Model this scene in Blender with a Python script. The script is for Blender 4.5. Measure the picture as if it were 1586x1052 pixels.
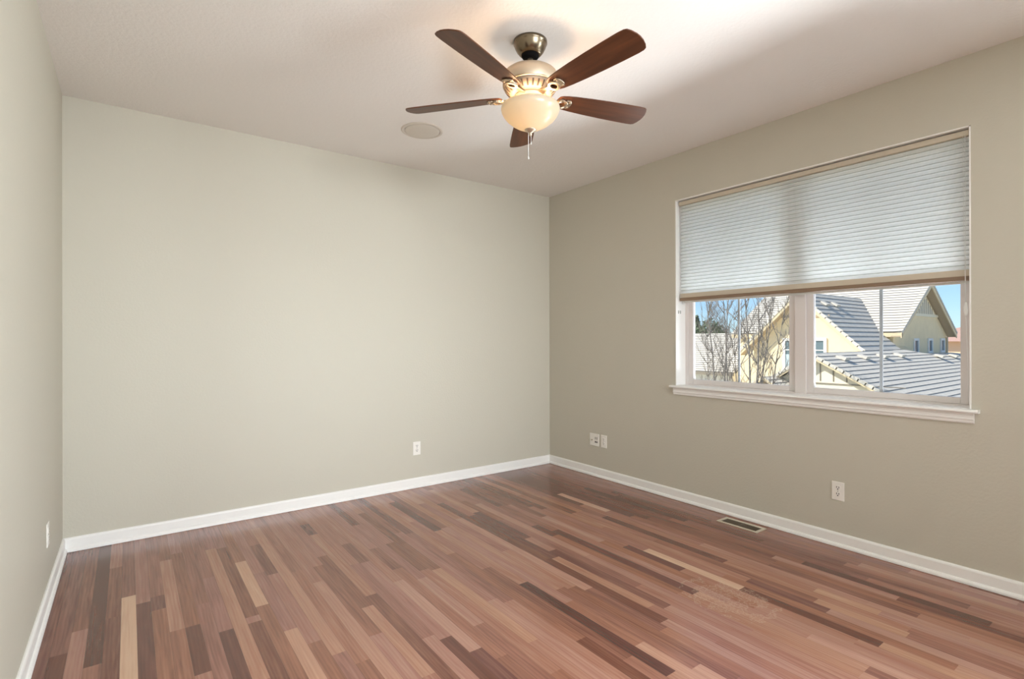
import bpy, bmesh, math, random
from mathutils import Vector, Matrix
random.seed(7)
S = bpy.context.scene
for o in list(bpy.data.objects): bpy.data.objects.remove(o)
C = S.collection

# ------------------------------------------------------------------ camera
YAW, PITCH, ROLL, FPX = 0.63401, 0.00093, -0.00194, 807.54
CAM = Vector((-3.5016, -4.10834, 1.26745))
cy_, sy_ = math.cos(YAW), math.sin(YAW)
fwd = Vector((sy_*math.cos(PITCH), cy_*math.cos(PITCH), math.sin(PITCH)))
rgt = Vector((cy_, -sy_, 0)); upv = rgt.cross(fwd)
r2 = math.cos(ROLL)*rgt + math.sin(ROLL)*upv
u2 = -math.sin(ROLL)*rgt + math.cos(ROLL)*upv
cam = bpy.data.cameras.new('camera'); co = bpy.data.objects.new('camera', cam); C.objects.link(co)
m = Matrix((r2, u2, -fwd)).transposed().to_4x4(); m.translation = CAM
co.matrix_world = m
cam.sensor_width = 36; cam.sensor_fit = 'HORIZONTAL'; cam.lens = FPX/1586*36
cam.clip_start = 0.05; cam.clip_end = 400
S.camera = co

# ------------------------------------------------------------------ view, sky, sun, added fill lamps
S.view_settings.view_transform = 'Standard'; S.view_settings.look = 'None'
S.view_settings.exposure = 0.0; S.view_settings.gamma = 1.0
S.view_settings.use_curve_mapping = False
SUN_DIR = Vector((0.54, -0.48, -0.69)).normalized()
SUN_STRENGTH = 6.0
SKY_STRENGTH = 0.18
SIDE_FILL_W = 285.0
SILL_FILL_W = 230.0
REAR_FILL_W = 51.0
w = bpy.data.worlds.new('sky'); S.world = w; w.use_nodes = True
nt = w.node_tree
sky = nt.nodes.new('ShaderNodeTexSky'); sky.sky_type = 'NISHITA'; sky.sun_disc = False
sky.sun_elevation = math.asin(-SUN_DIR.z)
sky.sun_rotation = math.atan2(-SUN_DIR.x, -SUN_DIR.y)
sky.altitude = 1600; sky.air_density = 1.0; sky.dust_density = 0.3; sky.ozone_density = 1.0
bg = nt.nodes['Background']; bg.inputs['Strength'].default_value = SKY_STRENGTH
tcw = nt.nodes.new('ShaderNodeTexCoord'); sxw = nt.nodes.new('ShaderNodeSeparateXYZ'); nt.links.new(tcw.outputs['Generated'], sxw.inputs[0])
rw_ = nt.nodes.new('ShaderNodeValToRGB'); rw_.color_ramp.elements[0].color = (.50, .66, .92, 1); rw_.color_ramp.elements[0].position = .0
rw_.color_ramp.elements[1].color = (1, 1, 1, 1); rw_.color_ramp.elements[1].position = .35
nt.links.new(sxw.outputs[2], rw_.inputs[0])
mw = nt.nodes.new('ShaderNodeMixRGB'); mw.blend_type = 'MULTIPLY'; mw.inputs[0].default_value = 1
nt.links.new(sky.outputs[0], mw.inputs[1]); nt.links.new(rw_.outputs[0], mw.inputs[2]); nt.links.new(mw.outputs[0], bg.inputs[0])
sl = bpy.data.lights.new('sun', 'SUN'); sl.energy = SUN_STRENGTH; sl.angle = 0.009; sl.color = (1, .94, .84)
so = bpy.data.objects.new('sun', sl); C.objects.link(so)
so.rotation_euler = SUN_DIR.to_track_quat('-Z', 'Y').to_euler()
so.location = (5, 5, 20)

def area(name, loc, rot, sx, sy, power, col):
    l = bpy.data.lights.new(name, 'AREA'); l.shape = 'RECTANGLE'; l.size = sx; l.size_y = sy
    l.energy = power; l.color = col
    o = bpy.data.objects.new(name, l); C.objects.link(o); o.location = loc; o.rotation_euler = rot
    return o
PI = math.pi
# added fill lamps outside two made-up windows, both behind the camera's view
area('side_fill_lamp', (0.24, -4.85, 1.64), (0, PI/2, 0), 1.44, 1.76, SIDE_FILL_W, (.86, .945, 1.0))
rl = area('rear_fill_lamp', (-2.0, -6.44, 1.55), (-PI/2-math.radians(-5), 0, PI), 1.9, 1.40, REAR_FILL_W, (.88, .945, 1.0)); rl.data.spread = math.radians(62)
# added lamp below the sill of window 1, imitates sunlight thrown up
area('sill_fill_lamp', (1.15, -2.44, .12), (0, PI-math.radians(38), 0), .9, 2.2, SILL_FILL_W, (.88, .94, 1.0))

# ------------------------------------------------------------------ helpers
def srgb(r, g, b):
    f = lambda c: (c/255/12.92 if c/255 <= .04045 else ((c/255+.055)/1.055)**2.4)
    return (f(r), f(g), f(b), 1)
def bm_new(): return bmesh.new()
def add_box(bm, a, b, mi=0):
    x0, y0, z0 = [min(p, q) for p, q in zip(a, b)]; x1, y1, z1 = [max(p, q) for p, q in zip(a, b)]
    v = [bm.verts.new(p) for p in ((x0,y0,z0),(x1,y0,z0),(x1,y1,z0),(x0,y1,z0),(x0,y0,z1),(x1,y0,z1),(x1,y1,z1),(x0,y1,z1))]
    for f in ((0,3,2,1),(4,5,6,7),(0,1,5,4),(1,2,6,5),(2,3,7,6),(3,0,4,7)):
        bm.faces.new([v[i] for i in f]).material_index = mi
    return v
def add_hex(bm, P, mi=0):   # 8 points, bottom 4 then top 4
    v = [bm.verts.new(p) for p in P]
    for f in ((0,3,2,1),(4,5,6,7),(0,1,5,4),(1,2,6,5),(2,3,7,6),(3,0,4,7)):
        bm.faces.new([v[i] for i in f]).material_index = mi
def add_lathe(bm, prof, n=48, c=(0,0,0), cap0=True, cap1=True, mi=0):
    rings = []
    for r, z in prof:
        rings.append([bm.verts.new((c[0]+r*math.cos(2*PI*i/n), c[1]+r*math.sin(2*PI*i/n), c[2]+z)) for i in range(n)])
    for a, b in zip(rings, rings[1:]):
        for i in range(n):
            f = bm.faces.new((a[i], a[(i+1)%n], b[(i+1)%n], b[i])); f.smooth = True; f.material_index = mi
    if cap0: bm.faces.new(list(reversed(rings[0]))).material_index = mi
    if cap1: bm.faces.new(rings[-1]).material_index = mi
def add_tube(bm, pts, rad, n=8, mi=0):
    pts = [Vector(p) for p in pts]
    if not isinstance(rad, (list, tuple)): rad = [rad]*len(pts)
    rings = []
    for i, p in enumerate(pts):
        d = (pts[min(i+1, len(pts)-1)] - pts[max(i-1, 0)]).normalized()
        a = d.cross(Vector((0,0,1)) if abs(d.z) < .9 else Vector((1,0,0))).normalized(); b = d.cross(a)
        rings.append([bm.verts.new(p + rad[i]*(math.cos(2*PI*k/n)*a + math.sin(2*PI*k/n)*b)) for k in range(n)])
    for a, b in zip(rings, rings[1:]):
        for k in range(n):
            f = bm.faces.new((a[k], b[k], b[(k+1)%n], a[(k+1)%n])); f.smooth = True; f.material_index = mi
    bm.faces.new(rings[0]).material_index = mi; bm.faces.new(list(reversed(rings[-1]))).material_index = mi
def add_prism(bm, poly, d, mi=0):       # polygon of 3D points extruded by vector d
    d = Vector(d); n = len(poly)
    a = [bm.verts.new(p) for p in poly]; b = [bm.verts.new(Vector(p)+d) for p in poly]
    bm.faces.new(a).material_index = mi; bm.faces.new(list(reversed(b))).material_index = mi
    for i in range(n): bm.faces.new((a[(i+1)%n], a[i], b[i], b[(i+1)%n])).material_index = mi
def obj(name, bm, mat, parent=None, bevel=0, loc=None):
    bmesh.ops.recalc_face_normals(bm, faces=bm.faces[:])
    me = bpy.data.meshes.new(name); bm.to_mesh(me); bm.free()
    for mm in (mat if isinstance(mat, (list, tuple)) else [mat]): me.materials.append(mm)
    o = bpy.data.objects.new(name, me); C.objects.link(o)
    if parent:
        o.parent = parent
        M = parent.matrix_world if parent.type != 'EMPTY' else None
    if bevel:
        b = o.modifiers.new('bevel', 'BEVEL'); b.width = bevel; b.segments = 2; b.limit_method = 'ANGLE'
    return o
def thing(name, label, cat, loc=(0,0,0), rot=(0,0,0), group=None, kind=None):
    o = bpy.data.objects.new(name, None); C.objects.link(o); o.location = loc; o.rotation_euler = rot
    o.empty_display_size = .05
    if label: o['label'] = label
    if cat: o['category'] = cat
    if group: o['group'] = group
    if kind: o['kind'] = kind
    return o
def struct(name, bm, mat, bevel=0):
    o = obj(name, bm, mat, None, bevel); o['kind'] = 'structure'; return o

# ------------------------------------------------------------------ materials
def mat(name, col, rough=.6, metal=0, spec=.5, bump=None, mottled=None, coat=0):
    mt = bpy.data.materials.new(name); mt.use_nodes = True; t = mt.node_tree; b = t.nodes['Principled BSDF']
    b.inputs['Base Color'].default_value = col; b.inputs['Roughness'].default_value = rough
    b.inputs['Metallic'].default_value = metal; b.inputs['Specular IOR Level'].default_value = spec
    b.inputs['Coat Weight'].default_value = coat
    tc = t.nodes.new('ShaderNodeTexCoord')
    if mottled:
        sc, amt = mottled
        n = t.nodes.new('ShaderNodeTexNoise'); n.inputs['Scale'].default_value = sc; n.inputs['Detail'].default_value = 5
        t.links.new(tc.outputs['Object'], n.inputs['Vector'])
        r = t.nodes.new('ShaderNodeValToRGB'); r.color_ramp.elements[0].position = .3; r.color_ramp.elements[1].position = .7
        r.color_ramp.elements[0].color = tuple(c*(1-amt) for c in col[:3])+(1,)
        r.color_ramp.elements[1].color = tuple(min(1, c*(1+amt)) for c in col[:3])+(1,)
        t.links.new(n.outputs[0], r.inputs[0]); t.links.new(r.outputs[0], b.inputs['Base Color'])
    if bump:
        sc, st, dist = bump
        n = t.nodes.new('ShaderNodeTexNoise'); n.inputs['Scale'].default_value = sc; n.inputs['Detail'].default_value = 3
        t.links.new(tc.outputs['Object'], n.inputs['Vector'])
        u = t.nodes.new('ShaderNodeBump'); u.inputs['Strength'].default_value = st; u.inputs['Distance'].default_value = dist
        t.links.new(n.outputs[0], u.inputs['Height']); t.links.new(u.outputs[0], b.inputs['Normal'])
    return mt
M = {}
M['wall'] = mat('sage_wall_paint', srgb(203, 197, 182), .55, bump=(70, .35, .0025), spec=.3)
M['ceiling'] = mat('ceiling_paint', srgb(241, 236, 231), .8, bump=(60, .5, .004), spec=.2)
M['trim'] = mat('white_trim_paint', srgb(246, 243, 239), .35, spec=.5)
M['wframe'] = mat('window_vinyl', srgb(226, 218, 214), .4)
M['grille'] = mat('grille_bar_grey', srgb(190, 192, 196), .5)
M['plate'] = mat('white_plastic', srgb(243, 238, 230), .35)
M['slot'] = mat('dark_slot', srgb(45, 38, 34), .7)
M['greyslot'] = mat('grey_slot', srgb(150, 145, 138), .6)
M['rail'] = mat('blind_rail_beige', srgb(202, 190, 170), .5)
M['rail_shade'] = mat('blind_rail_shade_brown', srgb(138, 114, 92), .5)  # shade under the rail put into the colour
M['cord'] = mat('cord_white', srgb(235, 235, 230), .5)
M['grillecloth'] = mat('speaker_grille', srgb(218, 210, 198), .8, bump=(900, .6, .001))
M['speaker_ring'] = mat('speaker_ring_paint', srgb(220, 211, 200), .6)
M['nickel'] = mat('brushed_nickel', (.52, .44, .34, 1), .32, metal=1, bump=(300, .1, .0005))
M['satin'] = mat('satin_champagne_metal', (.66, .55, .42, 1), .45, metal=1)
M['dark_nickel'] = mat('dark_polished_metal', (.22, .17, .115, 1), .27, metal=1)
M['cover'] = mat('satin_cover_metal', (.36, .29, .22, 1), .6, metal=.7)
M['black'] = mat('black_rubber', (.006, .005, .005, 1), .8, spec=.08)
M['stucco'] = mat('cream_stucco', srgb(247, 227, 187), .9, bump=(25, .3, .01), mottled=(3, .04))
M['stucco2'] = mat('beige_stucco', srgb(222, 204, 176), .9, bump=(25, .3, .01))
M['siding'] = mat('cream_siding', srgb(243, 233, 208), .8)
M['batten'] = mat('siding_groove', srgb(140, 132, 118), .8)
M['fascia'] = mat('fascia_cream', srgb(226, 208, 172), .7)
M['soffit'] = mat('soffit_tan', srgb(190, 172, 146), .8)
M['tile'] = mat('concrete_roof_tile', srgb(217, 211, 199), .85, bump=(30, .3, .01), mottled=(5, .07))
M['tile_butt'] = mat('tile_butt_shade_grey', srgb(112, 110, 108), .9)  # gap shadow between tile rows put into the butt colour
M['tile_red'] = mat('reddish_roof_tile', srgb(196, 160, 146), .85)
M['house_glass'] = mat('neighbour_glass', srgb(105, 122, 128), .1, spec=.8)
M['white_ext'] = mat('white_exterior', srgb(240, 238, 232), .7)
M['curtain'] = mat('pale_window_shade', srgb(190, 208, 214), .6)
M['peach'] = mat('peach_stucco', srgb(238, 205, 172), .9)
M['bark'] = mat('grey_bark', srgb(150, 142, 134), .9, mottled=(40, .35))
M['foliage'] = mat('evergreen_foliage', srgb(122, 134, 106), .9, mottled=(3, .3))
M['ground'] = mat('dry_lawn', srgb(196, 188, 164), 1, mottled=(1.5, .12))

# fabric of the shade
def fabric():
    mt = bpy.data.materials.new('cellular_shade_fabric'); mt.use_nodes = True; t = mt.node_tree
    t.nodes.remove(t.nodes['Principled BSDF']); out = t.nodes['Material Output']
    d = t.nodes.new('ShaderNodeBsdfDiffuse'); tr = t.nodes.new('ShaderNodeBsdfTranslucent')
    col = (.95, .96, .95, 1); d.inputs[0].default_value = col; tr.inputs[0].default_value = (.975, .985, .98, 1)
    n = t.nodes.new('ShaderNodeTexNoise'); n.inputs['Scale'].default_value = 14
    tc = t.nodes.new('ShaderNodeTexCoord'); t.links.new(tc.outputs['Object'], n.inputs['Vector'])
    mr = t.nodes.new('ShaderNodeMapRange'); mr.inputs[3].default_value = .74; mr.inputs[4].default_value = .86
    t.links.new(n.outputs[0], mr.inputs[0])
    mx = t.nodes.new('ShaderNodeMixShader'); t.links.new(mr.outputs[0], mx.inputs[0])
    t.links.new(d.outputs[0], mx.inputs[1]); t.links.new(tr.outputs[0], mx.inputs[2]); t.links.new(mx.outputs[0], out.inputs[0])
    return mt
M['fabric'] = fabric()
def glass():
    mt = bpy.data.materials.new('window_glass'); mt.use_nodes = True; t = mt.node_tree
    t.nodes.remove(t.nodes['Principled BSDF']); out = t.nodes['Material Output']
    a = t.nodes.new('ShaderNodeBsdfTransparent'); a.inputs[0].default_value = (.97, .98, .98, 1)
    g = t.nodes.new('ShaderNodeBsdfGlossy'); g.inputs['Roughness'].default_value = .02
    fr = t.nodes.new('ShaderNodeFresnel'); fr.inputs[0].default_value = 1.25
    mx = t.nodes.new('ShaderNodeMixShader'); t.links.new(fr.outputs[0], mx.inputs[0])
    t.links.new(a.outputs[0], mx.inputs[1]); t.links.new(g.outputs[0], mx.inputs[2]); t.links.new(mx.outputs[0], out.inputs[0])
    return mt
M['glass'] = glass()
def bowl_mat():
    mt = bpy.data.materials.new('lit_frosted_bowl_glass'); mt.use_nodes = True; t = mt.node_tree
    t.nodes.remove(t.nodes['Principled BSDF']); out = t.nodes['Material Output']
    d = t.nodes.new('ShaderNodeBsdfDiffuse'); d.inputs[0].default_value = (.64, .61, .52, 1)
    tr = t.nodes.new('ShaderNodeBsdfTranslucent'); tr.inputs[0].default_value = (.58, .58, .50, 1)
    e = t.nodes.new('ShaderNodeEmission'); e.inputs[0].default_value = (1, .74, .52, 1); e.inputs[1].default_value = .10
    g = t.nodes.new('ShaderNodeBsdfGlossy'); g.inputs['Roughness'].default_value = .25
    m1 = t.nodes.new('ShaderNodeMixShader'); m1.inputs[0].default_value = .55
    t.links.new(d.outputs[0], m1.inputs[1]); t.links.new(tr.outputs[0], m1.inputs[2])
    m2 = t.nodes.new('ShaderNodeMixShader'); m2.inputs[0].default_value = .05
    t.links.new(m1.outputs[0], m2.inputs[1]); t.links.new(g.outputs[0], m2.inputs[2])
    ad = t.nodes.new('ShaderNodeAddShader'); t.links.new(m2.outputs[0], ad.inputs[0]); t.links.new(e.outputs[0], ad.inputs[1])
    t.links.new(ad.outputs[0], out.inputs[0]); return mt
M['bowl'] = bowl_mat()
def bulb_mat():
    mt = bpy.data.materials.new('lit_bulb'); mt.use_nodes = True
    b = mt.node_tree.nodes['Principled BSDF']; b.inputs['Emission Color'].default_value = (1, .72, .42, 1); b.inputs['Emission Strength'].default_value = 3
    return mt
M['bulb'] = bulb_mat()
def blade_mat():
    mt = bpy.data.materials.new('walnut_blade'); mt.use_nodes = True; t = mt.node_tree; b = t.nodes['Principled BSDF']
    tc = t.nodes.new('ShaderNodeTexCoord'); mp = t.nodes.new('ShaderNodeMapping'); mp.inputs['Scale'].default_value = (2.5, 34, 34)
    n = t.nodes.new('ShaderNodeTexNoise'); n.inputs['Scale'].default_value = 1; n.inputs['Detail'].default_value = 6
    r = t.nodes.new('ShaderNodeValToRGB')
    r.color_ramp.elements[0].position = .25; r.color_ramp.elements[0].color = (.062, .022, .010, 1)
    r.color_ramp.elements[1].position = .75; r.color_ramp.elements[1].color = (.135, .046, .018, 1)
    t.links.new(tc.outputs['Object'], mp.inputs[0]); t.links.new(mp.outputs[0], n.inputs['Vector'])
    t.links.new(n.outputs[0], r.inputs[0]); t.links.new(r.outputs[0], b.inputs['Base Color'])
    b.inputs['Roughness'].default_value = .35; b.inputs['Specular IOR Level'].default_value = .28
    return mt
M['blade'] = blade_mat()

# hardwood floor: each board carries its own tone and seed on the mesh
def floor_mat():
    mt = bpy.data.materials.new('mixed_hardwood_strip_floor'); mt.use_nodes = True; t = mt.node_tree; b = t.nodes['Principled BSDF']
    L = t.links.new; N = t.nodes.new
    def math_(op, a, b_=None, c=None):
        n = N('ShaderNodeMath'); n.operation = op
        for i, v in enumerate((a, b_, c)):
            if v is None: continue
            if isinstance(v, (int, float)): n.inputs[i].default_value = v
            else: L(v, n.inputs[i])
        return n.outputs[0]
    at = N('ShaderNodeAttribute'); at.attribute_name = 'board'; sep = N('ShaderNodeSeparateColor'); L(at.outputs['Color'], sep.inputs[0])
    tone, seed, hue = sep.outputs[0], sep.outputs[1], sep.outputs[2]
    tc = N('ShaderNodeTexCoord'); sx = N('ShaderNodeSeparateXYZ'); L(tc.outputs['Object'], sx.inputs[0])
    X, Y = sx.outputs[0], sx.outputs[1]
    cb = N('ShaderNodeCombineXYZ'); L(math_('MULTIPLY', X, 55), cb.inputs[0]); L(math_('MULTIPLY', Y, 3.0), cb.inputs[1]); L(math_('MULTIPLY', seed, 90), cb.inputs[2])
    n1 = N('ShaderNodeTexNoise'); n1.inputs['Scale'].default_value = 1; n1.inputs['Detail'].default_value = 6; n1.inputs['Distortion'].default_value = .6
    L(cb.outputs[0], n1.inputs['Vector'])
    cb2 = N('ShaderNodeCombineXYZ'); L(math_('MULTIPLY', X, 14), cb2.inputs[0]); L(math_('MULTIPLY', Y, 1.3), cb2.inputs[1]); L(math_('MULTIPLY', seed, 50), cb2.inputs[2])
    wv = N('ShaderNodeTexWave'); wv.inputs['Scale'].default_value = 1.6; wv.inputs['Distortion'].default_value = 7; wv.inputs['Detail'].default_value = 2
    L(cb2.outputs[0], wv.inputs['Vector'])
    g = math_('ADD', math_('MULTIPLY', math_('SUBTRACT', n1.outputs[0], .5), .42), math_('MULTIPLY', math_('SUBTRACT', wv.outputs['Fac'], .5), .055))
    v = math_('ADD', tone, g)
    r = N('ShaderNodeValToRGB'); cr = r.color_ramp
    cols = ((0.0, (80, 44, 38)), (.25, (112, 66, 54)), (.5, (158, 107, 88)), (.75, (187, 140, 118)), (1.0, (210, 172, 147)))
    cr.elements[0].position = 0; cr.elements[0].color = srgb(*cols[0][1]); cr.elements[1].position = 1; cr.elements[1].color = srgb(*cols[4][1])
    for p, c in cols[1:4]: e = cr.elements.new(p); e.color = srgb(*c)
    L(v, r.inputs[0])
    hs = N('ShaderNodeHueSaturation'); L(r.outputs[0], hs.inputs['Color'])
    L(math_('ADD', .495, math_('MULTIPLY', hue, .010)), hs.inputs['Hue']); L(math_('ADD', .93, math_('MULTIPLY', hue, .12)), hs.inputs['Saturation'])
    # seams between boards from the board uv
    uv = N('ShaderNodeUVMap'); uv.uv_map = 'board_uv'; su = N('ShaderNodeSeparateXYZ'); L(uv.outputs[0], su.inputs[0])
    e1 = math_('MINIMUM', su.outputs[0], math_('SUBTRACT', .05715, su.outputs[0]))
    seam = math_('LESS_THAN', e1, .0006)
    mx = N('ShaderNodeMixRGB'); mx.inputs[2].default_value = srgb(70, 42, 34); L(math_('MULTIPLY', seam, .55), mx.inputs[0]); L(hs.outputs[0], mx.inputs[1])
    # scuffed patch: fine pale scratches inside an irregular patch
    def ell(cx, cy, rx, ry):
        a = math_('DIVIDE', math_('SUBTRACT', X, cx), rx); b2 = math_('DIVIDE', math_('SUBTRACT', Y, cy), ry)
        return math_('ADD', math_('MULTIPLY', a, a), math_('MULTIPLY', b2, b2))
    n2 = N('ShaderNodeTexNoise'); n2.inputs['Scale'].default_value = 9; L(tc.outputs['Object'], n2.inputs['Vector'])
    m1 = math_('LESS_THAN', math_('ADD', ell(-1.14, -2.68, .17, .24), math_('MULTIPLY', math_('SUBTRACT', n2.outputs[0], .5), 2.4)), 1.0)
    vo = N('ShaderNodeTexVoronoi'); vo.feature = 'DISTANCE_TO_EDGE'; vo.inputs['Scale'].default_value = 105
    mp = N('ShaderNodeMapping'); mp.inputs['Rotation'].default_value = (0, 0, .6); mp.inputs['Scale'].default_value = (1, .45, 1)
    L(tc.outputs['Object'], mp.inputs[0]); L(mp.outputs[0], vo.inputs['Vector'])
    sc = math_('MULTIPLY', math_('LESS_THAN', vo.outputs[0], .10), math_('GREATER_THAN', n2.outputs[0], .42))
    mx2 = N('ShaderNodeMixRGB'); mx2.inputs[2].default_value = srgb(228, 200, 176)
    L(math_('MULTIPLY', math_('MULTIPLY', m1, sc), .20), mx2.inputs[0]); L(mx.outputs[0], mx2.inputs[1])
    L(mx2.outputs[0], b.inputs['Base Color'])
    # finish
    n3 = N('ShaderNodeTexNoise'); n3.inputs['Scale'].default_value = 2.2; n3.inputs['Detail'].default_value = 4; L(tc.outputs['Object'], n3.inputs['Vector'])
    rr = N('ShaderNodeMapRange'); rr.inputs[3].default_value = .17; rr.inputs[4].default_value = .28; L(n3.outputs[0], rr.inputs[0]); L(rr.outputs[0], b.inputs['Roughness'])
    b.inputs['Specular IOR Level'].default_value = .9
    bp = N('ShaderNodeBump'); bp.inputs['Strength'].default_value = .12; bp.inputs['Distance'].default_value = .001; L(v, bp.inputs['Height']); L(bp.outputs[0], b.inputs['Normal'])
    return mt
M['floor'] = floor_mat()

# ------------------------------------------------------------------ the room shell
W, H, YR, T = 3.8213, 2.74, -6.2, .17
WZ0, WZ1 = .905, 2.373
def wall_with_openings(bm, x0, x1, ya, yb, ops):
    ys = sorted(ops); cur = ya
    for (a, b2) in ys:
        add_box(bm, (x0, cur, 0), (x1, a, H)); add_box(bm, (x0, a, 0), (x1, b2, WZ0)); add_box(bm, (x0, a, WZ1), (x1, b2, H)); cur = b2
    add_box(bm, (x0, cur, 0), (x1, yb, H))
W1 = (-3.345, -1.540); W2 = (-5.75, -3.95); W3 = (-2.95, -1.05)
bm = bm_new(); wall_with_openings(bm, 0, T, YR-T, T, [W1, W2]); struct('wall_right', bm, M['wall'])
bm = bm_new(); add_box(bm, (-W-T, 0, 0), (0, T, H)); struct('wall_back', bm, M['wall'])
bm = bm_new(); add_box(bm, (-W-T, YR-T, 0), (-W, 0, H)); struct('wall_left', bm, M['wall'])
bm = bm_new()
add_box(bm, (-W, YR-T, 0), (W3[0], YR, H)); add_box(bm, (W3[1], YR-T, 0), (0, YR, H))
add_box(bm, (W3[0], YR-T, 0), (W3[1], YR, WZ0)); add_box(bm, (W3[0], YR-T, WZ1), (W3[1], YR, H)); struct('wall_rear', bm, M['wall'])
bm = bm_new(); add_box(bm, (-W-T, YR-T, H), (T, T, H+.2)); struct('ceiling', bm, M['ceiling'])

# floor boards: one mesh, boards run parallel to the window wall
BW, BX0 = .05715, -3.531
known = {  # board row: [(far y, near y, tone)]
 -5: [(0, -2.2, .30), (-2.2, -3.3, .2)], -4: [(0, -1.33, .33), (-1.33, -3.0, .22)], -3: [(0, -1.15, .35), (-1.15, -2.2, .55)],
 -2: [(0, -1.5, .12), (-1.5, -2.6, .45)], -1: [(0, -.45, .55), (-.45, -1.1, .36), (-1.1, -2.3, .3)],
 0: [(0, -.90, .36), (-.90, -2.0, .98)],
 1: [(0, -1.02, .5), (-1.02, -2.2, .2)], 2: [(0, -.98, .42), (-.98, -1.14, .28), (-1.14, -2.3, .43)],
 3: [(-.0, -.5, .42), (-.5, -1.4, .62), (-1.4, -2.3, .44)], 4: [(0, -.42, .5), (-.42, -1.4, .4), (-1.4, -1.81, .2), (-1.81, -2.6, .52)],
 5: [(0, -1.2, .40), (-1.2, -2.4, .42)], 6: [(0, -.9, .42), (-.9, -1.53, .45), (-1.53, -2.5, .18)], 7: [(0, -.47, .44), (-.47, -1.99, .62), (-1.99, -2.9, .5)],
 8: [(0, -.49, .44), (-.49, -1.47, .33), (-1.53, -2.45, .28)], 9: [(0, -.78, .45), (-.78, -1.39, .84), (-1.39, -2.4, .42)],
 10: [(0, -1.0, .5), (-1.0, -1.69, .46), (-1.69, -2.5, .74)], 11: [(0, -.56, .48), (-.56, -1.06, .32), (-1.06, -1.85, .5), (-1.85, -2.8, .42)],
 12: [(-.25, -1.99, .64), (-1.99, -2.9, .44)], 13: [(0, -1.1, .44), (-1.1, -2.1, .48), (-2.1, -3.1, .4)], 14: [(0, -1.3, .5), (-1.3, -2.35, .62)],
 15: [(0, -1.1, .5), (-1.1, -1.95, .38), (-1.95, -2.9, .55)], 16: [(0, -.98, .48), (-.98, -1.70, .34), (-1.70, -2.33, .62), (-2.33, -3.1, .5)],
 17: [(0, -.37, .46), (-.37, -.60, .27), (-.60, -1.6, .56), (-1.6, -2.6, .3)],
 18: [(0, -1.2, .5), (-1.2, -2.1, .44), (-2.1, -3.0, .56)], 19: [(0, -.88, .5), (-.88, -1.21, .36), (-1.21, -2.15, .52), (-2.15, -3.2, .20)],
 20: [(0, -1.54, .52), (-1.54, -2.30, .66), (-2.30, -3.2, .24)], 21: [(0, -1.05, .5), (-1.05, -1.40, .34), (-1.40, -2.4, .46), (-2.4, -3.2, .4)],
 23: [(0, -1.03, .48), (-1.03, -1.50, .34), (-1.5, -2.6, .5)], 25: [(0, -.9, .42), (-.9, -2.0, .5), (-2.0, -2.8, .62)],
 27: [(0, -1.4, .55), (-1.4, -2.5, .42), (-2.5, -3.2, .28)],
 29: [(0, -.27, .5), (-.27, -1.02, .20), (-1.02, -1.95, .58), (-1.95, -2.87, .08), (-2.87, -3.6, .6)],
 31: [(0, -1.0, .56), (-1.0, -2.11, .6), (-2.11, -2.9, .42)], 33: [(0, -.9, .55), (-.9, -2.2, .66)],
 34: [(0, -.52, .5), (-.52, -.89, .24), (-.89, -1.8, .27), (-1.8, -2.62, .25), (-2.62, -3.3, .6)],
 35: [(0, -.9, .48), (-.9, -1.81, .24), (-1.81, -2.5, .62)],
 36: [(-.15, -.86, .62), (-.86, -1.48, .24), (-1.48, -1.72, .56), (-1.72, -2.55, .3), (-2.55, -3.2, .62)],
 38: [(0, -.70, .5), (-.70, -1.9, .64), (-1.9, -2.9, .58)], 39: [(0, -1.33, .44), (-1.33, -1.55, .2), (-1.55, -2.5, .45), (-2.5, -3.3, .6)],
 40: [(-.28, -.85, .27), (-.85, -1.48, .4), (-1.48, -2.55, .2), (-2.55, -3.3, .66)], 42: [(0, -1.23, .36), (-1.23, -1.80, .66), (-1.80, -2.8, .48)],
 43: [(0, -1.0, .3), (-1.0, -1.94, .5), (-1.94, -2.35, .22), (-2.35, -3.2, .56)], 44: [(0, -1.1, .32), (-1.1, -2.05, .5), (-2.05, -2.66, .95), (-2.66, -3.27, .2), (-3.27, -4, .7)],
 46: [(0, -1.3, .34), (-1.3, -2.63, .56), (-2.63, -3.02, .3), (-3.02, -4, .66)], 48: [(0, -1.49, .42), (-1.49, -2.43, .2), (-2.43, -3.3, .58)],
 49: [(0, -1.2, .28), (-1.2, -2.89, .55), (-2.89, -3.17, .78), (-3.17, -4, .6)], 50: [(-.0, -.88, .25), (-.88, -1.42, .86), (-1.42, -2.2, .5), (-2.2, -3.1, .6)],
 51: [(0, -1.6, .24), (-1.6, -2.6, .42)], 52: [(0, -1.7, .26), (-1.7, -2.6, .36)],
 53: [(0, -1.5, .28), (-1.5, -2.56, .34), (-2.56, -3.17, .60), (-3.17, -3.9, .26)], 54: [(0, -1.8, .30), (-1.8, -2.70, .4), (-2.70, -3.5, .14)],
 55: [(0, -.89, .36), (-.89, -1.89, .10), (-1.89, -3.0, .38)], 56: [(0, -1.2, .4), (-1.2, -2.4, .28), (-2.4, -3.4, .33)],
 57: [(0, -1.1, .4), (-1.1, -2.0, .26), (-2.0, -2.85, .33), (-2.85, -3.8, .5)], 58: [(0, -1.4, .42), (-1.4, -2.9, .4)], 59: [(0, -2.0, .42), (-2.0, -3.3, .42)],
 60: [(0, -1.8, .42), (-1.8, -3.1, .40)], 61: [(0, -2.3, .4)],
}
rnd = random.Random(11)
bm = bm_new(); uvl = bm.loops.layers.uv.new('board_uv'); cl = bm.loops.layers.float_color.new('board')
add_box(bm, (-W-T, YR-T, -.25), (T, T, -.012))
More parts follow.
